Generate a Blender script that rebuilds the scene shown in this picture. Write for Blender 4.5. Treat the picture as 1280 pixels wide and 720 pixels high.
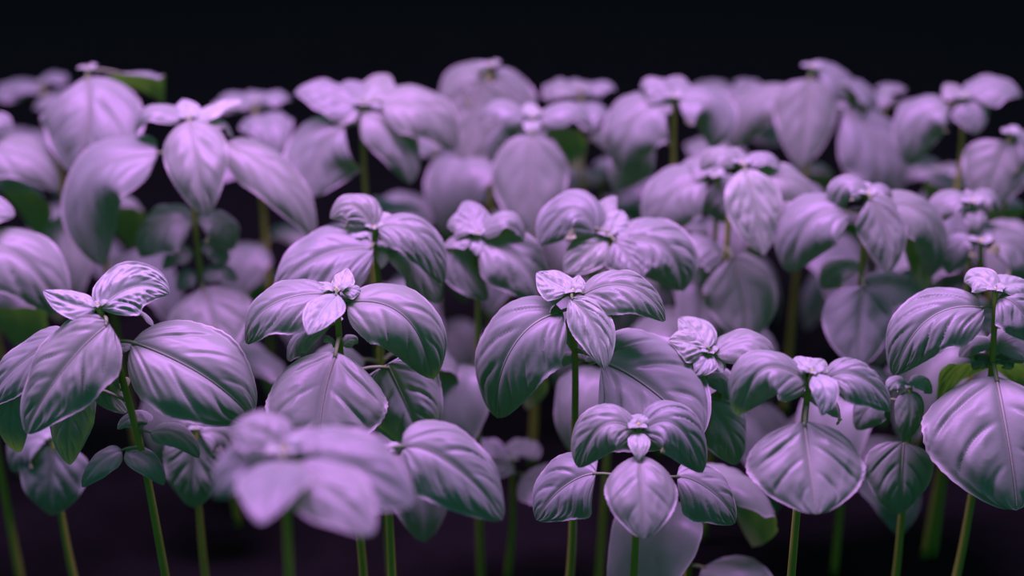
import bpy, math, random
import numpy as np
from mathutils import Vector

random.seed(7)
rng = np.random.default_rng(7)
for o in list(bpy.data.objects):
    bpy.data.objects.remove(o, do_unlink=True)
S = bpy.context.scene
COL = S.collection

# ------------------------------------------------------------------ camera
PITCH = math.radians(26.0)
CAM_H = 0.65
LENS = 50.0
FPX = LENS / 36.0 * 1280.0
cd = bpy.data.cameras.new('camera')
cam = bpy.data.objects.new('camera', cd)
COL.objects.link(cam)
cam.location = (0, 0, CAM_H)
cam.rotation_euler = (math.pi / 2 - PITCH, 0, 0)
cd.lens = LENS
cd.sensor_width = 36.0
cd.clip_start = 0.02
cd.dof.use_dof = True
cd.dof.focus_distance = 0.775
cd.dof.aperture_fstop = 2.9
cd.dof.aperture_blades = 0
S.camera = cam

# ------------------------------------------------------------------ world, lamps, exposure
w = bpy.data.worlds.new('grow_room')
S.world = w
w.use_nodes = True
bg = w.node_tree.nodes['Background']
bg.inputs['Color'].default_value = (0.17, 0.50, 0.72, 1)
bg.inputs['Strength'].default_value = 0.37


def area(name, loc, target, sx, sy, power, color):
    d = bpy.data.lights.new(name, 'AREA')
    d.shape = 'RECTANGLE'
    d.size, d.size_y = sx, sy
    d.energy = power
    d.color = color
    o = bpy.data.objects.new(name, d)
    COL.objects.link(o)
    o.location = loc
    o.rotation_euler = (Vector(target) - Vector(loc)).to_track_quat('-Z', 'Y').to_euler()
    return o


# pink-violet LED bar hanging close over the bed
area('grow_light', (-0.10, 0.82, 0.98), (-0.10, 0.80, 0.0), 1.3, 0.20, 43.0, (0.72, 0.25, 1.0))

S.view_settings.view_transform = 'Standard'
S.view_settings.look = 'None'
S.view_settings.exposure = 0.0
S.view_settings.gamma = 1.0
S.view_settings.use_curve_mapping = False


# ------------------------------------------------------------------ materials
def new_mat(name):
    m = bpy.data.materials.new(name)
    m.use_nodes = True
    nt = m.node_tree
    nt.nodes.clear()
    return m, nt, nt.nodes.new('ShaderNodeOutputMaterial')


def N(nt, kind, **kw):
    n = nt.nodes.new(kind)
    for k, v in kw.items():
        setattr(n, k, v)
    return n


def mixrgb(nt, fac, a, b, blend='MIX'):
    n = N(nt, 'ShaderNodeMix', data_type='RGBA', blend_type=blend)
    for sock, val in ((n.inputs['Factor'], fac), (n.inputs[6], a), (n.inputs[7], b)):
        if hasattr(val, 'is_output'):
            nt.links.new(val, sock)
        else:
            sock.default_value = val
    return n.outputs[2]


def leaf_material(name='basil_leaf', gain=1.0):
    g = lambda r, gr, b: (r * gain, gr * gain, b * gain, 1)
    m, nt, out = new_mat(name)
    lk = nt.links.new
    oi = N(nt, 'ShaderNodeObjectInfo')
    geo = N(nt, 'ShaderNodeNewGeometry')
    uv = N(nt, 'ShaderNodeUVMap')
    sep = N(nt, 'ShaderNodeSeparateXYZ')
    lk(uv.outputs[0], sep.inputs[0])
    tc = N(nt, 'ShaderNodeTexCoord')
    no = N(nt, 'ShaderNodeTexNoise')
    no.inputs['Scale'].default_value = 55
    no.inputs['Detail'].default_value = 3
    lk(tc.outputs['Object'], no.inputs['Vector'])
    fine = N(nt, 'ShaderNodeTexNoise')
    fine.inputs['Scale'].default_value = 420
    fine.inputs['Detail'].default_value = 2
    lk(tc.outputs['Object'], fine.inputs['Vector'])
    top = mixrgb(nt, no.outputs['Fac'], g(0.15, 0.25, 0.14), g(0.20, 0.28, 0.18))
    top = mixrgb(nt, oi.outputs['Random'], top, g(0.17, 0.25, 0.17))
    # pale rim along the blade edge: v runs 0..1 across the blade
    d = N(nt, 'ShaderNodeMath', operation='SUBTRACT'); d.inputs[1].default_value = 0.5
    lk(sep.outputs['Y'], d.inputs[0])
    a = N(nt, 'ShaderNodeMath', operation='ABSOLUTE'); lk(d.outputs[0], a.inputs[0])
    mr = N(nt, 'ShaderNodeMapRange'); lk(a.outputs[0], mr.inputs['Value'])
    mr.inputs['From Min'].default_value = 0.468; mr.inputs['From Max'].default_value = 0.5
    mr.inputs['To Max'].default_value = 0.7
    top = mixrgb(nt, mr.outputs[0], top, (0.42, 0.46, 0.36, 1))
    col = mixrgb(nt, geo.outputs['Backfacing'], top, (0.20, 0.30, 0.11, 1))
    p = N(nt, 'ShaderNodeBsdfPrincipled')
    lk(col, p.inputs['Base Color'])
    p.inputs['Roughness'].default_value = 0.43
    p.inputs['Specular IOR Level'].default_value = 0.40
    b = N(nt, 'ShaderNodeBump'); b.inputs['Strength'].default_value = 0.12
    b.inputs['Distance'].default_value = 0.0006
    lk(fine.outputs['Fac'], b.inputs['Height']); lk(b.outputs[0], p.inputs['Normal'])
    t = N(nt, 'ShaderNodeBsdfTranslucent'); t.inputs['Color'].default_value = (0.11, 0.42, 0.02, 1)
    mx = N(nt, 'ShaderNodeMixShader'); mx.inputs[0].default_value = 0.25
    lk(p.outputs[0], mx.inputs[1]); lk(t.outputs[0], mx.inputs[2])
    lk(mx.outputs[0], out.inputs[0])
    return m


def plain(name, c1, c2, rough=0.5, scale=60, spec=0.4):
    m, nt, out = new_mat(name)
    tc = N(nt, 'ShaderNodeTexCoord')
    no = N(nt, 'ShaderNodeTexNoise')
    no.inputs['Scale'].default_value = scale
    nt.links.new(tc.outputs['Object'], no.inputs['Vector'])
    p = N(nt, 'ShaderNodeBsdfPrincipled')
    nt.links.new(mixrgb(nt, no.outputs['Fac'], c1 + (1,), c2 + (1,)), p.inputs['Base Color'])
    p.inputs['Roughness'].default_value = rough
    p.inputs['Specular IOR Level'].default_value = spec
    nt.links.new(p.outputs[0], out.inputs[0])
    return m


M_LEAF = leaf_material()
M_YOUNG = leaf_material('young_basil_leaf', 1.4)
M_STEM = plain('basil_stem', (0.15, 0.26, 0.02), (0.21, 0.31, 0.04), 0.45, 80)
M_STALK = plain('leaf_stalk', (0.09, 0.19, 0.05), (0.13, 0.22, 0.07), 0.5, 80)
M_VEIN = plain('leaf_midrib', (0.18, 0.26, 0.14), (0.24, 0.30, 0.19), 0.45, 90)
M_BUD = plain('shoot_bud', (0.30, 0.40, 0.06), (0.38, 0.46, 0.10), 0.5, 200)
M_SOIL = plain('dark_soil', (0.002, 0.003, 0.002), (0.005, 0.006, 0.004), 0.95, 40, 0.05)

# ------------------------------------------------------------------ geometry helpers
CP, SP = math.cos(PITCH), math.sin(PITCH)


def ray(px, py):
    x = (px - 640.0) / FPX
    y = -(py - 360.0) / FPX
    # camera right = +X, up = (0, SP, CP), forward = (0, CP, -SP)
    return np.array([x, CP + y * SP, -SP + y * CP])


def at(px, py, Y):
    """world point seen at pixel (px, py) standing at distance Y down the bed"""
    r = ray(px, py)
    return np.array([0, 0, CAM_H]) + r * (Y / r[1])


def y_for_height(px, py, z):
    r = ray(px, py)
    return r[1] * (z - CAM_H) / r[2]


def depth(p):
    return p[1] * CP - (p[2] - CAM_H) * SP


def unit(v):
    return v / (np.linalg.norm(v, axis=-1, keepdims=True) + 1e-12)


def grid_mesh(name, P, UV):
    nu, nv = P.shape[:2]
    me = bpy.data.meshes.new(name)
    i = np.arange((nu - 1) * (nv - 1))
    r, c = i // (nv - 1), i % (nv - 1)
    a = r * nv + c
    f = np.stack([a, a + nv, a + nv + 1, a + 1], 1)
    me.vertices.add(nu * nv)
    me.vertices.foreach_set('co', P.reshape(-1).astype(np.float32))
    me.loops.add(f.size)
    me.loops.foreach_set('vertex_index', f.reshape(-1).astype(np.int32))
    me.polygons.add(len(f))
    me.polygons.foreach_set('loop_start', (np.arange(len(f)) * 4).astype(np.int32))
    me.polygons.foreach_set('use_smooth', np.ones(len(f), dtype=bool))
    if UV is not None:
        ul = me.uv_layers.new(name='UVMap')
        ul.data.foreach_set('uv', UV.reshape(-1, 2)[f.reshape(-1)].reshape(-1).astype(np.float32))
    me.update(calc_edges=True)
    me.validate()
    return me


def link(name, me, mat, parent, origin):
    o = bpy.data.objects.new(name, me)
    COL.objects.link(o)
    me.materials.append(mat)
    o.parent = parent
    return o


def tube(pts, radii, sides=8, cap=True):
    pts = np.asarray(pts, float)
    n = len(pts)
    T = unit(np.gradient(pts, axis=0))
    ref = np.array([0, 1.0, 0.0]) if abs(T[0][1]) < 0.8 else np.array([1.0, 0, 0])
    out = []
    for k in range(n):
        a = unit(np.cross(T[k], ref)); b = np.cross(T[k], a)
        ref = unit(np.cross(a, T[k])) if np.linalg.norm(np.cross(a, T[k])) > 1e-6 else ref
        ang = np.linspace(0, 2 * math.pi, sides + 1)
        out.append(pts[k] + radii[k] * (np.cos(ang)[:, None] * a + np.sin(ang)[:, None] * b))
    if cap:
        out = [np.repeat(pts[:1], sides + 1, 0)] + out + [np.repeat(pts[-1:], sides + 1, 0)]
    return np.stack(out)


def bez(B, M, T, t):
    C = 2 * M - 0.5 * (B + T)
    t = t[:, None]
    return (1 - t) ** 2 * B + 2 * t * (1 - t) * C + t ** 2 * T


def smooth(x, a, b):
    t = np.clip((x - a) / (b - a), 0, 1)
    return t * t * (3 - 2 * t)


def vnoise(x, y, seed):
    """smooth 2-D value noise, 0..1"""
    r = np.random.default_rng(int(seed * 1e4) % 2 ** 31).random((32, 32))
    xi, yi = np.floor(x).astype(int), np.floor(y).astype(int)
    fx, fy = x - xi, y - yi
    fx, fy = fx * fx * (3 - 2 * fx), fy * fy * (3 - 2 * fy)
    g = lambda i, j: r[i % 32, j % 32]
    return (g(xi, yi) * (1 - fx) + g(xi + 1, yi) * fx) * (1 - fy) + (g(xi, yi + 1) * (1 - fx) + g(xi + 1, yi + 1) * fx) * fy


def leaf_surface(B, M, T, half, face, curl, style, nu, nv, twist=0.0, flip=False, side=0.0, hook=None, full=False):
    """a basil blade: arched spine, domed cross-section, puffed between the side veins"""
    hook = {'b': 0.14, 'm': 0.10, 's': 0.05}[style] if hook is None else hook
    tt = np.linspace(0, 1, 200)
    c = bez(B, M, T, tt)
    s = np.concatenate([[0], np.cumsum(np.linalg.norm(np.diff(c, axis=0), axis=1))])
    L = s[-1]
    u = np.linspace(0, 1, nu)
    tu = np.interp(u * L, s, tt)
    Sp = bez(B, M, T, tu)
    Sp = Sp.copy()
    Tn = unit(np.gradient(Sp, axis=0))
    fa = math.radians(face * 0.72 if 0 < face else face)
    Nt = np.array([side, -math.sin(fa), math.cos(fa)])
    Nn = unit(Nt - (Tn @ Nt)[:, None] * Tn)
    # the last third of the blade hooks downwards
    Sp = Sp - Nn * (L * hook * np.clip((u - 0.45) / 0.55, 0, 1) ** 2.2)[:, None]
    Tn = unit(np.gradient(Sp, axis=0))
    Nn = unit(Nn - np.sum(Nn * Tn, axis=1, keepdims=True) * Tn)
    Wd = np.cross(Tn, Nn)
    # widen blades seen obliquely so that they span the width they show
    k = nu // 2
    vd = unit(Sp[k] - np.array([0, 0, CAM_H]))
    tp = unit(Tn[k] - (Tn[k] @ vd) * vd)
    ww = Wd[k] - (Wd[k] @ vd) * vd
    ww = ww - (ww @ tp) * tp
    half = min(half / np.clip(np.linalg.norm(ww), 0.72, 1.0), (0.62 if full else 0.52) * L)
    if twist:
        ang = math.radians(twist) * (u - 0.2)
        ca, sa = np.cos(ang)[:, None], np.sin(ang)[:, None]
        Nn, Wd = Nn * ca + Wd * sa, Wd * ca - Nn * sa
    a = math.radians(curl * 1.15 + (16 if style != 's' else 8))
    v = np.linspace(-1, 1, nv)
    # outline: broad oval drawn out to a short point
    pw = 0.62 if style != 's' else 0.75
    prof = np.sin(np.pi * np.clip(u, 0, 1) ** pw) ** (0.60 if style != 's' else 0.72)
    if full:
        prof = np.sin(np.pi * np.clip(u, 0, 1) ** 0.78) ** 0.52
    prof = prof * (1 - 0.10 * smooth(u, 0.72, 1.0))
    prof[-1] = 0.0; prof[0] = 0.03
    h = half * prof
    U, V = np.meshgrid(u, v, indexing='ij')
    AV = np.abs(V)
    H = h[:, None] * np.ones_like(V)
    nteeth = 13
    H = H * (1 + 0.028 * (np.abs(((U * nteeth) % 1.0) - 0.35)) * smooth(AV, 0.7, 1))
    # domed section: nearly flat by the midrib, rolling down towards the margin
    aU = a * (0.5 + 0.5 * np.sin(np.pi * np.clip(u, 0.02, 0.98) ** 0.8))
    vv = np.linspace(0, 1, 65)
    al = aU[:, None] * (0.6 * vv + 0.4 * vv ** 2.4)[None]
    Xc = np.concatenate([np.zeros((nu, 1)), np.cumsum((np.cos(al[:, 1:]) + np.cos(al[:, :-1])) / 2, axis=1)], 1) / 64
    Zc = np.concatenate([np.zeros((nu, 1)), np.cumsum((np.sin(al[:, 1:]) + np.sin(al[:, :-1])) / 2, axis=1)], 1) / 64
    nrm = np.max(Xc, axis=1, keepdims=True)
    Xc, Zc = Xc / nrm, Zc / nrm
    X = np.stack([np.interp(np.abs(v), vv, Xc[i]) for i in range(nu)]) * np.sign(V) * H
    Z = -np.stack([np.interp(np.abs(v), vv, Zc[i]) for i in range(nu)]) * H
    sd = rng.uniform(0, 10)
    asym = rng.uniform(-0.08, 0.08)
    env = smooth(AV, 0.02, 0.35) * (1 - 0.8 * smooth(AV, 0.7, 1.0)) * np.sin(np.pi * np.clip(U * 0.94 + 0.05, 0, 1)) ** 0.5
    amp, gro, nvn, soft, cramp, pleat = {'b': (0.036, 0.062, 3.9, 0.15, 0.030, 0.011), 'm': (0.048, 0.080, 4.4, 0.16, 0.055, 0.014),
                                         's': (0.07, 0.085, 4.6, 0.18, 0.12, 0.012)}[style]
    if full:
        amp, gro, nvn, pleat = amp * 0.75, gro * 0.7, 3.3, pleat * 0.45
    # side veins leave the midrib at an angle and bend towards the tip
    ph = (U + asym * np.sign(V) - 0.50 * AV ** 1.15 + 0.03 * np.sin(4 * AV + sd)) * nvn
    fr = ph - np.floor(ph)
    dv = np.minimum(fr, 1 - fr)
    vid = np.round(ph) + 17 * (V > 0)
    vs = 0.50 + 0.50 * np.abs(np.sin(vid * 12.9898 + sd * 3.1))
    Z = Z + half * amp * np.sin(np.pi * fr) ** 0.8 * env * vs
    Z = Z - half * gro * np.exp(-(dv / 0.075) ** 2) * env * vs * (1 - smooth(AV, 0.55, 0.95))
    # pleats running along the side veins, crinkle between them, soft dents
    Z = Z + half * pleat * np.sin(2 * np.pi * 2.6 * ph + 1.7 * np.sin(5 * AV + sd)) * env * smooth(AV, 0.1, 0.5)
    cr = 1 - np.abs(2 * vnoise(ph * 2.2, V * 4.5, sd) - 1)
    Z = Z + half * cramp * cr * env
    Z = Z + half * soft * (vnoise(U * 3.2, V * 2.0, sd + 3) - 0.5) * np.sin(np.pi * np.clip(U, 0, 1)) * smooth(AV, 0, .35)
    # wavy margin, rim turned a little up, midrib groove
    Z = Z + H * 0.05 * smooth(AV, 0.6, 1) * smooth(U, 0.1, 0.3) * np.sin(U * 15 + sd + 2 * np.sign(V))
    Z = Z + H * 0.12 * smooth(AV, 0.84, 1.0) ** 1.5 * smooth(U, 0.15, 0.45)
    Z = Z - half * 0.075 * np.exp(-(V / 0.07) ** 2) * np.sin(np.pi * np.clip(U + 0.04, 0, 1))
    P = Sp[:, None, :] + Wd[:, None, :] * X[..., None] + Nn[:, None, :] * Z[..., None]
    if flip:
        P = P[:, ::-1]
    UV = np.stack([U, (V + 1) / 2], -1)
    return P, UV, Sp, Nn, h


def add_leaf(plant, O, B, M, T, half, face, curl, style, res, stem_pt=None, **kw):
    nu, nv = res
    P, UV, Sp, Nn, h = leaf_surface(B, M, T, half, face, curl, style, nu, nv, **kw)
    P = P[:, ::-1]  # winding so that the upper side faces along the leaf normal
    lf = link('leaf', grid_mesh('leaf', P - O, UV[:, ::-1]), M_YOUNG if style == 's' else M_LEAF, plant, O)
    # midrib running down the blade
    if nv >= 25:
        c = P[1:-2, nv // 2] + Nn[1:-2] * half * 0.012
        rad = np.linspace(0.024, 0.006, len(c)) * half
        link('midrib', grid_mesh('midrib', tube(c - O, rad, 5), None), M_VEIN, lf, O)
    if stem_pt is not None and np.linalg.norm(stem_pt - B) > 0.003:
        d0 = unit(Sp[1] - Sp[0])
        mid = 0.5 * (stem_pt + B) + np.array([0, 0, 0.0015])
        B2 = B + d0 * half * 0.10
        q = bez(stem_pt, mid, B2, np.linspace(0, 1, 6))
        r = 0.0007 + half * 0.014
        link('petiole', grid_mesh('petiole', tube(q - O, np.linspace(r * 1.25, r * 0.9, 6), 6), None), M_STALK, lf, O)
    return lf


def closest_on(poly, p):
    best, bd = None, 1e9
    for a, b in zip(poly[:-1], poly[1:]):
        t = np.clip(np.dot(p - a, b - a) / (np.dot(b - a, b - a) + 1e-12), 0, 1)
        q = a + t * (b - a)
        # leaf stalks rise from the stem: prefer points a little under the leaf base
        d = np.linalg.norm(p - q) + 0.6 * max(0, q[2] - p[2])
        if d < bd:
            bd, best = d, q
    return best


def polar_leaf(plant, O, stem_pt, az, L, half, drop, style, res, face=0, curl=38, rise=0.25):
    d = np.array([math.cos(az), math.sin(az), 0.0])
    B = stem_pt + d * L * 0.16 + np.array([0, 0, L * 0.06])
    M = B + d * L * 0.50 + np.array([0, 0, L * (rise - 0.14)])
    T = B + d * L * 0.88 - np.array([0, 0, L * drop])
    add_leaf(plant, O, B, M, T, half, face, curl, style, res, stem_pt)


def lower_leaves(plant, O, stem, z0, n, az0, L0=0.058, gap=0.045):
    z = z0
    for k in range(n):
        if z < 0.03:
            break
        for i in range(len(stem) - 1):
            a, b = stem[i], stem[i + 1]
            if a[2] >= z >= b[2]:
                t = (a[2] - z) / (a[2] - b[2] + 1e-9)
                sp = a + t * (b - a)
                break
        else:
            break
        for sgn in (0, 1):
            az = az0 + 0.5 + k * math.pi / 2 + sgn * math.pi + rng.uniform(-0.3, 0.3)
            L = L0 * rng.uniform(0.85, 1.2)
            polar_leaf(plant, O, sp, az, L, L * rng.uniform(0.33, 0.40), rng.uniform(0.75, 1.15), 'b', (20, 15), rise=0.10,
                       curl=rng.uniform(25, 45))
        z -= gap * rng.uniform(0.9, 1.15)


def shoot_bud(plant, O, A, size, az):
    """the tight centre of a shoot: two pairs of tiny upright leaves round a pale point"""
    for k in range(4):
        a = az + k * math.pi / 2
        d = np.array([math.cos(a), math.sin(a), 0])
        l = size * (1.0 if k % 2 == 0 else 0.7)
        B = A + d * 0.0006
        M = B + d * l * 0.35 + np.array([0, 0, l * 0.45])
        T = B + d * l * 0.95 + np.array([0, 0, l * 0.40])
        P, UV, Sp, Nn, h = leaf_surface(B, M, T, l * 0.34, 0, 40, 's', 14, 11)
        link('bud_leaf', grid_mesh('bud_leaf', P[:, ::-1] - O, UV[:, ::-1]), M_YOUNG, plant, O)
    pts = [A - np.array([0, 0, 0.002]), A, A + np.array([0, 0, size * 0.22]), A + np.array([0, 0, size * 0.36])]
    link('bud', grid_mesh('bud', tube(np.array(pts) - O, [size * .12, size * .17, size * .14, size * .03], 8), None), M_BUD, plant, O)


REPORT = []


def basil(label, apex, z, leaves=(), stem=(), low=2, az=0.6, low_z=None, bud=0.010, group=None, crown=None):
    """leaves: (bx,by, mx,my, tx,ty, width, dy_mid, dy_tip, face, curl, style[, options]); pixels on the photograph,
    dy in centimetres down the bed from the stem (negative comes towards the camera)"""
    Y = y_for_height(*apex, z)
    A = at(*apex, Y)
    sp = [A] + [at(px, py, Y) for px, py in stem]
    last = sp[-1]
    foot = np.array([last[0] + rng.uniform(-.008, .008), last[1] + rng.uniform(-.004, .01), 0.0])
    if last[2] > 0.1:
        sp.append(last * 0.5 + foot * 0.5 + np.array([rng.uniform(-.004, .004), 0, 0]))
    sp.append(foot)
    sp = np.array(sp)
    O = foot
    e = bpy.data.objects.new('basil_plant', None)
    COL.objects.link(e)
    e.empty_display_size = 0.02
    e.location = O
    e['label'] = label
    e['category'] = 'plant'
    e['group'] = group or 'basil plants in the bed'
    # stem
    seg = []
    for a, b in zip(sp[:-1], sp[1:]):
        k = max(2, int(np.linalg.norm(b - a) / 0.012))
        seg += [a + (b - a) * i / k for i in range(k)]
    seg.append(sp[-1])
    seg = np.array(seg)
    sm = seg.copy()
    for _ in range(3):
        sm[1:-1] = (sm[:-2] + 2 * sm[1:-1] + sm[2:]) / 4
    link('stem', grid_mesh('stem', tube(sm - O, np.linspace(0.0016, 0.0032, len(sm)), 10), None), M_STEM, e, O)
    zmin = A[2] - 0.02
    for l in leaves:
        bx, by, mx, my, tx, ty, W, dm, dt, face, curl, style = l[:12]
        op = dict(l[12]) if len(l) > 12 else {}
        db = op.pop('db', 0.0)
        if dt <= -1.8 and W > 40:
            dm, dt = dm * 1.55, dt * 1.55
            op.setdefault('hook', 0.07)
            db = db - 1.0
        B, M, T = at(bx, by, Y + db / 100), at(mx, my, Y + dm / 100), at(tx, ty, Y + dt / 100)
        half = 0.5 * W * depth(M) / FPX
        sharp = abs(depth(M) - cd.dof.focus_distance) < 0.12
        res = (88, 65) if op.get('full') and W > 120 else (60, 49) if (W > 45 and sharp) else (34, 29) if W > 38 else (26, 21)
        add_leaf(e, O, B, M, T, half, face, curl, style, res, closest_on(sm, B), **op)
        zmin = min(zmin, B[2])
    if crown:
        for k, (dz, L, off) in enumerate(crown):
            P0 = sm[np.argmin(np.abs(sm[:, 2] - (A[2] - dz)))]
            for sgn in (0, 1):
                LL = L * rng.uniform(.9, 1.1)
                polar_leaf(e, O, P0, az + off + sgn * math.pi + rng.uniform(-.2, .2), LL, LL * 0.34,
                           rng.uniform(.05, .3), 'm', (26, 21), curl=35)
            zmin = min(zmin, P0[2])
    if bud:
        shoot_bud(e, O, A, bud, az)
    lower_leaves(e, O, sm, (low_z if low_z else zmin - 0.075), low, az)
    REPORT.append((label, [round(float(q), 3) for q in A], round(float(depth(A)), 3)))
    return e

# ------------------------------------------------------------------ the bed (floor of the scene)
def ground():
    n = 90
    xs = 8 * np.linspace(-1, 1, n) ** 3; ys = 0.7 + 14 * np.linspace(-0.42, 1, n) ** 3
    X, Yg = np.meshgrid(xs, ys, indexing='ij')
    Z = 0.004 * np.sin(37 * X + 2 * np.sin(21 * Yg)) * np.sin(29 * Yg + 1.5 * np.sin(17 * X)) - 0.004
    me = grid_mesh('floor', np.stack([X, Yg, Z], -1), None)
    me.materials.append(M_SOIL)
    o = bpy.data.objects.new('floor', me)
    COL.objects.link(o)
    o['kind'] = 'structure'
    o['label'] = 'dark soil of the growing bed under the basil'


ground()

# ------------------------------------------------------------------ front of the bed, in focus
basil('sharp basil plant at far left with bare green stem and side shoots low down', (122, 383), .315, [
    (121, 386, 90, 380, 54, 362, 36, .3, .5, 45, 15, 's'),
    (125, 386, 168, 357, 212, 366, 66, 1.2, 1.4, 46, 16, 's'),
    (136, 388, 165, 385, 198, 402, 30, 1.8, 2.4, 5, 25, 'm'),
    (137, 405, 82, 455, 24, 541, 96, -1.6, -2.6, 50, 28, 'm', dict(side=-.15)),
    (80, 420, 28, 450, -30, 505, 60, .5, 0, 30, 35, 'b', dict(db=1)),
    (20, 470, 12, 520, 16, 577, 46, .2, .4, 60, 30, 'b', dict(db=1)),
    (92, 478, 84, 535, 82, 585, 56, 1, .4, 55, 35, 'b', dict(db=1.4)),
    (166, 428, 248, 464, 326, 524, 128, -1.4, -1.6, 56, 32, 'b', dict(side=.12, full=True)),
    (150, 446, 134, 478, 162, 514, 46, .8, 1, 40, 35, 'm'),
    (147, 440, 158, 432, 170, 434, 12, .3, .5, 35, 30, 's'),
    (147, 440, 140, 430, 134, 432, 10, .5, .8, 35, 30, 's'),
    (184, 530, 166, 522, 144, 535, 22, .6, .4, 35, 30, 'm'),
    (188, 541, 222, 543, 251, 574, 32, -.6, -1, 40, 40, 'm'),
    (153, 563, 126, 577, 97, 609, 30, -.6, -1, 42, 40, 'm'),
    (157, 563, 186, 580, 206, 609, 32, -.8, -1.2, 42, 40, 'm'),
], [(134, 405), (145, 445), (160, 500), (178, 562)], low=0, az=.3, bud=.006)

basil('sharp basil plant left of centre with a big round leaf hanging below its crown', (421, 364), .312, [
    (408, 367, 340, 378, 291, 427, 66, -.6, -.8, 28, 42, 'b'),
    (421, 369, 403, 388, 385, 418, 44, -1.8, -2.8, 30, 18, 's', dict(hook=.02, db=-.3)),
    (434, 378, 508, 396, 546, 486, 88, -1.2, -1.6, 38, 45, 'b'),
    (421, 441, 403, 500, 396, 578, 154, -2.8, -4.2, 50, 48, 'b', dict(db=-.8, full=True)),
    (424, 363, 430, 348, 434, 334, 28, .8, 1.4, 30, 25, 's'),
    (428, 366, 442, 362, 452, 366, 22, .2, .3, 30, 25, 's'),
    (416, 366, 404, 358, 396, 352, 22, .5, .8, 30, 25, 's'),
    (414, 408, 378, 415, 348, 448, 52, 1.2, 1.4, 20, 35, 'b'),
    (484, 455, 508, 505, 536, 568, 108, 1.2, .6, 55, 30, 'b', dict(db=1.4)),
    (420, 430, 412, 424, 404, 428, 14, -.3, -.5, 30, 30, 's'),
    (428, 432, 440, 424, 448, 430, 16, .2, .3, 30, 30, 's'),
], [(422, 395), (425, 441)], low=0, az=.2, low_z=.13, bud=.008)

basil('central basil plant with a large leaf drooping left and a small pointed leaf in front', (716, 366), .305, [
    (703, 390, 640, 432, 609, 534, 104, -1.2, -1.6, 40, 36, 'b', dict(side=-.15)),
    (713, 374, 740, 405, 757, 461, 54, -1.4, -2.4, 45, 25, 's'),
    (728, 369, 786, 356, 842, 398, 56, -.4, -.4, 30, 45, 'm'),
    (712, 365, 690, 352, 671, 339, 40, .8, 1.4, 30, 25, 's'),
    (719, 364, 722, 352, 724, 343, 24, .8, 1.2, 30, 25, 's'),
    (705, 372, 690, 372, 672, 384, 36, .6, .8, 30, 30, 'm'),
    (752, 452, 812, 482, 878, 546, 160, -1.2, -2.2, 46, 38, 'b', dict(db=-.4, side=.1, full=True)),
    (708, 400, 712, 420, 716, 440, 16, .2, 0, 50, 30, 's'),
    (722, 452, 712, 446, 704, 458, 18, 0, -.4, 30, 30, 's'),
    (730, 452, 738, 444, 745, 455, 20, .4, .4, 30, 30, 's'),
], [(716, 400), (720, 452)], low=0, az=1.0, low_z=.13, bud=.008)

basil('low sharp basil shoot at bottom centre with two crinkled leaves spread like a roof', (798, 534), .262, [
    (794, 538, 752, 532, 722, 586, 66, -.4, -.6, 36, 40, 'm', dict(hook=.03)),
    (803, 538, 846, 530, 880, 592, 66, -.4, -.6, 36, 40, 'm', dict(hook=.03)),
    (798, 540, 799, 556, 799, 576, 28, -1.3, -1.9, 30, 22, 's', dict(hook=.02, db=-.3)),
    (796, 535, 782, 526, 770, 524, 30, .9, 1.4, 28, 25, 's'),
    (800, 535, 812, 525, 824, 526, 30, .9, 1.4, 28, 25, 's'),
    (799, 570, 803, 612, 805, 672, 92, -2.2, -3.4, 50, 46, 'b', dict(db=-.4, full=True)),
    (745, 592, 706, 606, 664, 650, 86, 1, .6, 38, 40, 'b', dict(db=.8)),
    (846, 596, 884, 608, 930, 652, 70, .5, .2, 30, 40, 'b', dict(db=.8)),
], [(799, 575)], low=0, az=.8, bud=.008)

basil('basil plant right of centre bottom with a broad round leaf below an arched leaf', (1015, 466), .292, [
    (1009, 476, 952, 462, 923, 531, 72, -.8, -1, 34, 46, 'b'),
    (1018, 469, 1032, 487, 1027, 520, 34, -1.5, -2.2, 30, 22, 's', dict(hook=.02, db=-.3)),
    (1013, 466, 1003, 453, 994, 445, 32, .8, 1.4, 30, 25, 's'),
    (1018, 465, 1024, 454, 1032, 449, 26, .8, 1.4, 30, 25, 's'),
    (1033, 475, 1072, 468, 1124, 510, 54, -.4, -.4, 30, 40, 'm'),
    (1005, 527, 1013, 576, 1022, 640, 150, -2.2, -3.6, 52, 44, 'b', dict(db=-.6, full=True)),
    (1000, 484, 985, 486, 970, 500, 30, .8, 1, 25, 35, 'm'),
    (1010, 500, 1040, 498, 1062, 530, 50, 1.6, 2, 20, 35, 'b'),
], [(1008, 495), (1005, 530)], low=0, az=.1, low_z=.15, bud=.007)

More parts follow.
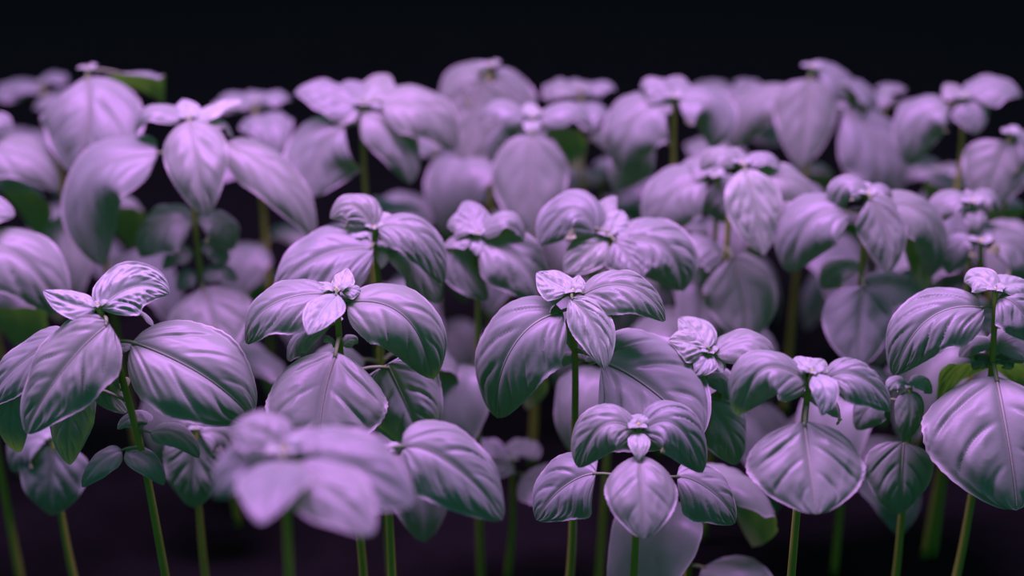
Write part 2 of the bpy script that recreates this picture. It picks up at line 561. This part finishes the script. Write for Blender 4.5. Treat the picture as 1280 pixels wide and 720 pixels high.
basil('sharp basil plant at right edge with a big rounded leaf low in front', (1244, 364), .302, [
    (1229, 385, 1160, 398, 1112, 474, 86, -.8, -1.2, 36, 40, 'm', dict(side=-.1)),
    (1249, 372, 1275, 384, 1300, 428, 52, -.8, -1.2, 36, 35, 'm'),
    (1242, 362, 1224, 347, 1204, 352, 36, .8, 1.2, 36, 28, 's'),
    (1250, 362, 1268, 354, 1290, 356, 32, .8, 1, 25, 30, 's'),
    (1246, 366, 1252, 352, 1262, 342, 26, 1.0, 1.6, 30, 25, 's'),
    (1245, 472, 1260, 535, 1276, 640, 184, -3, -4.6, 52, 44, 'b', dict(db=-.6, full=True)),
    (1247, 440, 1275, 424, 1305, 450, 40, .6, .6, 26, 35, 'b'),
    (1236, 436, 1218, 430, 1196, 446, 34, .8, 1, 26, 35, 'b'),
    (1238, 452, 1206, 452, 1160, 500, 56, 2.2, 2.8, -30, 20, 'b'),
    (1250, 452, 1280, 456, 1310, 500, 56, 2.2, 2.8, -30, 20, 'b'),
    (1236, 456, 1228, 448, 1216, 462, 24, .2, 0, 30, 35, 'm'),
    (1252, 456, 1258, 448, 1266, 462, 24, .2, 0, 30, 35, 'm'),
], [(1243, 405), (1241, 466)], low=0, az=.5, low_z=.15, bud=.007)

basil('blurred basil crown nearest the lens at bottom left with a pale yellow centre', (356, 566), .335, [
    (352, 561, 320, 536, 286, 531, 62, .5, .8, 12, 14, 'm'),
    (362, 561, 388, 546, 416, 550, 38, .8, 1.2, 8, 14, 'm'),
    (348, 572, 304, 576, 258, 618, 72, -.4, -.8, 15, 16, 'm'),
    (364, 573, 434, 578, 522, 626, 112, -.4, -.8, 20, 16, 'b', dict(hook=.05)),
    (354, 576, 338, 602, 326, 646, 84, -2.2, -3.8, 20, 18, 'b'),
    (356, 560, 352, 545, 344, 528, 40, .9, 1.4, 35, 25, 'm'),
    (380, 590, 420, 618, 466, 664, 90, -1.6, -2.6, 20, 18, 'b'),
], [(357, 600)], low=0, az=.8, bud=.010)

basil('basil leaf with dark creased midrib at the bottom edge right of the blurred crown', (482, 566), .275, [
    (502, 560, 556, 572, 640, 648, 100, -.6, -1.4, 46, 36, 'b', dict(side=.15)),
    (484, 566, 474, 560, 466, 574, 18, -.2, -.4, 30, 30, 's'),
    (486, 566, 494, 560, 500, 570, 16, .2, .2, 30, 30, 's'),
    (480, 580, 470, 602, 462, 650, 70, .6, .2, 45, 35, 'b'),
], [(484, 590)], low=0, az=.1, bud=.006)

basil('small crinkled basil crown with a leaf reaching right behind the round bottom leaves', (887, 441), .262, [
    (893, 443, 936, 424, 976, 442, 38, .2, .2, 26, 38, 'm'),
    (884, 440, 862, 428, 836, 424, 42, .2, .3, 34, 28, 's'),
    (884, 436, 868, 412, 848, 396, 44, 1, 1.8, 34, 28, 's'),
    (887, 443, 880, 456, 868, 470, 30, -.8, -1.2, 44, 28, 's'),
    (890, 445, 898, 456, 904, 466, 22, -.4, -.8, 40, 28, 's'),
    (878, 478, 902, 470, 930, 500, 46, .8, .8, 24, 38, 'b'),
    (884, 496, 908, 534, 930, 584, 66, -.6, -1, 52, 36, 'b', dict(side=.1)),
    (872, 480, 850, 486, 826, 520, 46, .6, .6, 30, 35, 'b'),
], [(880, 468), (876, 500)], low=2, az=.4, bud=.006)

basil('dim bluish basil shoot low near the right bottom with a hanging narrow leaf', (1137, 484), .245, [
    (1136, 488, 1138, 515, 1130, 556, 36, -.8, -1.2, 55, 35, 'm'),
    (1142, 484, 1154, 478, 1166, 492, 22, .2, .2, 30, 30, 's'),
    (1132, 484, 1120, 478, 1110, 490, 22, .2, .2, 30, 30, 's'),
    (1130, 552, 1128, 592, 1126, 650, 84, -1, -1.6, 55, 35, 'b'),
    (1112, 500, 1090, 505, 1066, 540, 44, 1, 1.2, 30, 35, 'b', dict(db=.8)),
], [(1138, 520)], low=0, az=.9, bud=.005)

basil('dim low basil leaf in the bottom left corner under the dark hanging leaves', (66, 546), .175, [
    (65, 556, 62, 590, 58, 650, 84, -.6, -1.2, 50, 30, 'b'),
    (58, 552, 30, 552, 4, 590, 50, .6, .6, 40, 35, 'b'),
], [(67, 590)], low=0, az=.4, bud=.005)

basil('dim low basil leaves at the bottom edge right of the green side shoots', (244, 536), .185, [
    (243, 546, 240, 582, 236, 640, 78, -.6, -1.2, 50, 30, 'b'),
    (250, 542, 282, 546, 304, 590, 56, .6, .6, 40, 35, 'b'),
], [(245, 590)], low=0, az=.9, bud=.005)

# ------------------------------------------------------------------ upper left
basil('tall basil plant at upper left with a folded leaf hanging from its pale tip', (236, 149), .335, [
    (237, 151, 244, 198, 257, 272, 80, -2.2, -3.2, 50, 40, 'm'),
    (240, 148, 272, 134, 302, 124, 30, .6, .6, 8, 25, 's'),
    (234, 146, 232, 134, 228, 123, 34, .9, 1.6, 30, 28, 's'),
    (231, 147, 188, 136, 161, 168, 34, .2, .2, 12, 38, 'm'),
    (250, 152, 275, 150, 296, 172, 36, 1.0, 1.4, 5, 25, 'm'),
    (197, 193, 112, 224, 126, 337, 76, -1, -1.8, 40, 32, 'b', dict(side=-.2)),
    (283, 179, 344, 216, 407, 296, 60, -.8, -1.4, 36, 38, 'b', dict(side=.15)),
    (241, 278, 202, 278, 163, 318, 62, -.6, -1, 34, 36, 'b'),
    (248, 278, 272, 278, 296, 312, 50, .2, 0, 24, 38, 'b'),
    (242, 318, 220, 314, 198, 336, 28, -.4, -.6, 24, 38, 'm'),
    (250, 312, 268, 308, 288, 328, 28, .2, .2, 24, 38, 'm'),
    (246, 344, 232, 344, 218, 362, 26, -.4, -.6, 24, 38, 'm'),
    (251, 342, 276, 336, 300, 350, 24, -.2, -.2, 26, 38, 'm'),
    (253, 360, 264, 398, 272, 450, 112, -2, -3, 40, 26, 'b'),
], [(240, 230), (245, 300), (254, 360)], low=2, az=.2, bud=.008)

basil('basil with one large rounded upright leaf at the upper left corner', (110, 88), .335, [
    (108, 98, 108, 148, 96, 228, 124, -2.4, -3.4, 52, 42, 'b', dict(full=True)),
    (150, 92, 182, 100, 214, 122, 60, 2.6, 3, -35, 15, 'b'),
], [(112, 150), (116, 220)], low=2, az=.7, bud=.008, low_z=.22)

basil('basil leaf lying flat at the left edge above the dark gap, out of focus', (-40, 165), .30, [
    (-34, 190, 24, 190, 80, 236, 62, -.8, -1.2, 34, 40, 'b'),
    (-34, 175, -10, 150, 20, 160, 40, .8, 1.2, 34, 30, 'b'),
], [(-38, 240)], low=2, az=.4, low_z=.25)

basil('wide basil leaf at the left edge halfway down, purple and soft', (-50, 285), .285, [
    (-36, 312, 26, 322, 84, 398, 96, -1, -1.6, 40, 40, 'b'),
    (-46, 290, -20, 262, 20, 264, 50, .8, 1.2, 34, 34, 'b'),
], [(-46, 340)], low=2, az=.9, low_z=.22)

# ------------------------------------------------------------------ second row
basil('pale basil crown just right of the folded upper left leaf, above the big creased leaf', (468, 286), .302, [
    (465, 284, 440, 256, 408, 270, 46, .3, .3, 34, 38, 'm'),
    (465, 287, 444, 291, 420, 298, 14, -.4, -.6, 20, 25, 's'),
    (473, 283, 522, 292, 560, 357, 54, -.6, -1, 30, 40, 'm'),
    (466, 312, 402, 318, 338, 364, 88, -1.4, -2, 42, 42, 'b'),
    (474, 310, 478, 322, 476, 336, 16, -.4, -.8, 40, 30, 's'),
    (470, 284, 480, 272, 492, 270, 24, .7, 1.1, 28, 25, 's'),
    (470, 288, 490, 300, 508, 312, 20, .6, .8, 26, 25, 's'),
    (478, 318, 520, 326, 556, 380, 60, 1.4, 1.4, 30, 38, 'b'),
], [(467, 310), (474, 345)], low=2, az=.1, bud=.007)

basil('soft basil crown in the middle left of centre with a lilac leaf sloping down right', (597, 293), .285, [
    (594, 290, 576, 276, 556, 282, 34, .6, .8, 30, 28, 'm'),
    (596, 290, 590, 268, 582, 248, 46, 1, 2, 34, 28, 'm'),
    (600, 294, 634, 268, 663, 296, 30, .2, .2, 14, 35, 'm'),
    (602, 300, 646, 322, 686, 378, 80, -.8, -1.4, 46, 38, 'm', dict(side=.15)),
    (588, 299, 578, 328, 616, 372, 54, -.6, -1, 40, 38, 'b', dict(side=-.1)),
    (590, 296, 572, 298, 552, 306, 24, 0, 0, 14, 30, 'm'),
    (596, 296, 597, 308, 596, 320, 22, -.6, -1, 40, 28, 's'),
], [(598, 340)], low=1, az=.5, bud=.007)

basil('soft basil crown above the central plant with a crinkled square leaf in front', (760, 295), .288, [
    (745, 288, 712, 260, 672, 306, 62, .2, .2, 34, 34, 'b', dict(hook=.02)),
    (756, 298, 732, 316, 704, 343, 48, -.8, -1.4, 42, 24, 's'),
    (762, 292, 770, 276, 778, 262, 48, .9, 1.6, 34, 28, 's'),
    (774, 300, 832, 308, 858, 368, 88, -.8, -1.2, 40, 42, 'm'),
    (756, 290, 756, 264, 770, 242, 36, 1.6, 2.6, 34, 28, 'm'),
    (768, 302, 786, 322, 800, 352, 52, -1.2, -1.8, 44, 36, 'm'),
    (764, 294, 790, 284, 806, 290, 26, .6, .6, 26, 30, 'm'),
], [(762, 340)], low=1, az=.2, bud=.007)

basil('blurred basil plant at top centre whose round front leaf hangs beneath a flat pair', (665, 147), .305, [
    (670, 150, 714, 132, 748, 160, 36, .3, .4, 12, 62, 'm'),
    (660, 150, 626, 128, 591, 146, 38, .3, .4, 12, 62, 'm'),
    (665, 168, 663, 214, 668, 292, 96, -2.0, -3.0, 52, 40, 'b', dict(db=-.8, full=True)),
    (690, 162, 714, 174, 716, 214, 40, 1.8, 2, -40, 15, 'b'),
    (664, 146, 662, 136, 658, 128, 28, .8, 1.4, 30, 25, 's'),
    (668, 147, 664, 158, 662, 168, 22, -.8, -1.2, 40, 25, 's'),
    (650, 160, 628, 165, 606, 200, 44, 1.4, 1.4, 20, 30, 'b'),
], [(666, 190), (668, 250)], low=2, az=.1, bud=.008)

basil('blurred basil crown at top left of centre with two pointed leaves falling right', (453, 132), .315, [
    (448, 131, 402, 112, 365, 110, 46, .2, .4, 30, 38, 'm'),
    (449, 135, 424, 140, 403, 162, 30, -.4, -.6, 18, 35, 'm'),
    (454, 139, 492, 166, 518, 231, 62, -1.0, -1.7, 44, 34, 'm', dict(side=.15)),
    (476, 126, 536, 136, 575, 190, 64, -.2, -.4, 36, 38, 'm'),
    (456, 130, 474, 118, 494, 116, 36, .8, 1.2, 30, 28, 's'),
    (456, 128, 470, 108, 484, 88, 72, 1.4, 2.6, 30, 30, 'b'),
    (430, 160, 400, 188, 388, 246, 98, -1.2, -2, 50, 40, 'b', dict(db=-.4, full=True)),
    (450, 128, 440, 110, 432, 96, 50, 1.4, 2.4, 30, 30, 'b'),
], [(453, 175), (457, 245)], low=2, az=.6, bud=.008)

basil('heavily blurred round basil leaves at the top edge left of the flat paired leaves', (612, 84), .315, [
    (604, 98, 594, 140, 582, 205, 96, -1, -1.8, 48, 42, 'b'),
    (620, 98, 640, 120, 660, 170, 70, .2, 0, 40, 40, 'b'),
    (600, 92, 574, 100, 548, 140, 60, .8, .8, 34, 40, 'b'),
], [(612, 150)], low=2, az=.3, low_z=.24)

basil('blurred basil plant top right of centre with a rounded leaf either side of its tip', (842, 124), .312, [
    (838, 122, 816, 104, 798, 108, 34, .6, .8, 30, 30, 'm'),
    (846, 123, 890, 132, 884, 187, 66, -.4, -.8, 36, 42, 'b'),
    (828, 128, 792, 152, 770, 216, 84, -1, -1.6, 46, 40, 'b', dict(side=-.1)),
    (842, 122, 846, 106, 852, 92, 50, 1.2, 2.2, 30, 30, 'm'),
    (838, 126, 824, 134, 816, 150, 26, -.4, -.8, 34, 30, 'm'),
    (820, 180, 790, 195, 764, 240, 60, .6, .4, 34, 35, 'b', dict(db=.6)),
], [(842, 190)], low=2, az=.8, low_z=.2)

basil('blurred lilac basil leaf sloping left below the top right of centre tip', (896, 222), .285, [
    (884, 227, 842, 240, 808, 304, 80, -.6, -1, 42, 38, 'b', dict(side=-.1)),
    (890, 216, 868, 206, 850, 222, 36, .8, 1, 30, 34, 'm'),
    (896, 226, 906, 248, 912, 282, 60, -.2, -.4, 44, 36, 'b'),
], [(896, 280)], low=2, az=1.1, low_z=.21)

basil('soft basil plant right of centre with a crinkled pointed leaf hanging over its thin stem', (927, 206), .308, [
    (924, 205, 898, 190, 872, 212, 32, .3, .3, 26, 36, 'm'),
    (925, 203, 912, 190, 902, 182, 44, .9, 1.6, 34, 28, 'm'),
    (932, 205, 956, 194, 980, 206, 22, .3, .3, 18, 30, 'm'),
    (932, 212, 942, 248, 955, 319, 70, -1.6, -2.4, 48, 24, 's', dict(hook=0.0)),
    (948, 220, 992, 224, 1032, 258, 48, .2, .2, 34, 36, 'b'),
    (914, 322, 930, 366, 934, 428, 92, -1.6, -2.4, 48, 42, 'b', dict(db=-.5, full=True)),
    (904, 320, 872, 306, 842, 330, 50, -.4, -.6, 24, 36, 'b'),
    (904, 330, 872, 342, 850, 392, 62, .6, .6, 40, 36, 'b'),
], [(917, 235), (909, 275), (908, 330)], low=2, az=.2, bud=.008)

basil('blurred basil at the top edge with one upright oval leaf between two sloping ones', (1014, 86), .315, [
    (1011, 98, 1008, 146, 1001, 210, 78, -1.4, -2.2, 48, 40, 'b'),
    (988, 116, 940, 132, 913, 192, 56, .4, .2, 34, 38, 'b'),
    (1054, 140, 1104, 182, 1136, 258, 80, -.8, -1.4, 42, 38, 'b', dict(side=.15)),
    (1020, 92, 1050, 96, 1080, 130, 50, .8, .8, 34, 38, 'b'),
    (1060, 108, 1084, 112, 1104, 136, 46, 1.6, 1.8, 30, 38, 'b'),
], [(1014, 150)], low=2, az=.5, low_z=.22)

basil('soft basil plant at right with three leaves spread over a thin olive stem', (1085, 244), .302, [
    (1083, 243, 1058, 230, 1039, 264, 38, .2, .2, 32, 36, 'm'),
    (1088, 242, 1104, 234, 1120, 248, 18, .4, .5, 24, 30, 'm'),
    (1087, 249, 1106, 284, 1110, 342, 62, -1.2, -2, 46, 32, 'm'),
    (1114, 253, 1166, 278, 1178, 352, 60, .2, 0, 34, 40, 'b', dict(side=.15)),
    (1128, 288, 1150, 312, 1150, 372, 38, 1.8, 1.8, -40, 15, 'b', dict(db=1)),
    (1062, 267, 1012, 276, 984, 347, 84, -.4, -.8, 40, 38, 'b', dict(side=-.1)),
    (1084, 242, 1078, 232, 1070, 228, 28, .8, 1.2, 30, 28, 's'),
    (1080, 358, 1076, 402, 1076, 458, 86, -1.4, -2.2, 48, 38, 'b', dict(db=-.4, full=True)),
    (1086, 362, 1128, 354, 1168, 384, 44, .4, .4, 30, 38, 'b'),
    (1072, 340, 1048, 334, 1024, 360, 44, .6, .6, 20, 36, 'b'),
], [(1078, 290), (1077, 350)], low=2, az=.4, bud=.008)

basil('blurred star of four basil leaves in the gap near the right edge', (1215, 255), .285, [
    (1212, 254, 1184, 250, 1159, 286, 38, .1, .1, 30, 36, 'm'),
    (1216, 258, 1220, 274, 1221, 292, 28, -.8, -1.2, 42, 30, 'm'),
    (1220, 254, 1238, 244, 1254, 264, 26, .3, .3, 28, 34, 'm'),
    (1215, 252, 1212, 244, 1208, 236, 26, .8, 1.2, 30, 28, 'm'),
], [(1216, 300)], low=2, az=.4, low_z=.2)

basil('blurred violet basil leaves low behind the crown at the right edge', (1226, 304), .262, [
    (1220, 306, 1202, 304, 1184, 345, 46, -.2, -.4, 36, 36, 'b'),
    (1230, 306, 1240, 296, 1248, 318, 32, .3, .3, 30, 36, 'b'),
    (1234, 310, 1268, 306, 1300, 350, 64, .4, .4, 36, 38, 'b'),
], [(1227, 340)], low=2, az=.2, low_z=.19)

basil('dim broad basil leaf at the right edge below the top right corner', (1262, 168), .298, [
    (1258, 176, 1246, 212, 1226, 262, 86, -.8, -1.4, 46, 40, 'b'),
    (1270, 176, 1290, 190, 1306, 230, 60, .2, 0, 38, 38, 'b'),
], [(1262, 220)], low=2, az=.7, low_z=.23)

basil('blurred basil crown in the top right corner with a square leaf in front', (1204, 124), .310, [
    (1206, 125, 1216, 138, 1224, 168, 56, -.8, -1.4, 42, 28, 'm'),
    (1212, 119, 1246, 104, 1284, 112, 42, .4, .4, 26, 36, 'b'),
    (1200, 122, 1190, 110, 1182, 102, 38, .9, 1.6, 32, 28, 'm'),
    (1186, 134, 1152, 148, 1143, 212, 68, -.4, -.8, 42, 38, 'b', dict(side=-.1)),
], [(1204, 180)], low=2, az=.9, low_z=.23)

# ------------------------------------------------------------------ far rows, only soft crowns and dim leaves
FAR = [((318, 128), .28, 'blurred basil foliage behind the tall upper left plant, beside the top left of centre crown', .4),
       ((52, 106), .24, 'dim basil foliage in the far upper left corner behind the large rounded leaf', 1.0),
       ((726, 112), .29, 'faint blurred basil foliage at top edge between flat paired leaves and the rounded pair', .2),
       ((925, 112), .25, 'dark blurred basil foliage at the top edge right of the rounded pair', .8),
       ((1108, 118), .27, 'faint basil foliage at the top edge left of the top right corner crown', 1.2),
       ((545, 186), .22, 'dim basil foliage in the gap left of the hanging round top centre leaf', .5),
       ((752, 215), .20, 'shaded basil foliage in the gap right of the hanging round top centre leaf', 1.1),
       ((1170, 215), .21, 'violet shaded basil foliage in the dark gap left of the four leaved star', .3),
       ((640, 575), .11, 'dim violet basil foliage at the bottom edge left of the low roof shaped shoot', 1.0)]
for ap, z, lab, a in FAR:
    basil(lab, ap, z, az=a, low=2 if z > .18 else 0, bud=.008, crown=[(.004, .030, 0), (.016, .058, math.pi / 2)] + ([(.045, .066, 0)] if z > .18 else []))

for r in REPORT:
    print('PLANT', r[1], r[2], r[0][:60])
print('OBJECTS TOTAL', len(bpy.data.objects), 'TRIS', sum(len(o.data.polygons) * 2 for o in bpy.data.objects if o.type == 'MESH'))
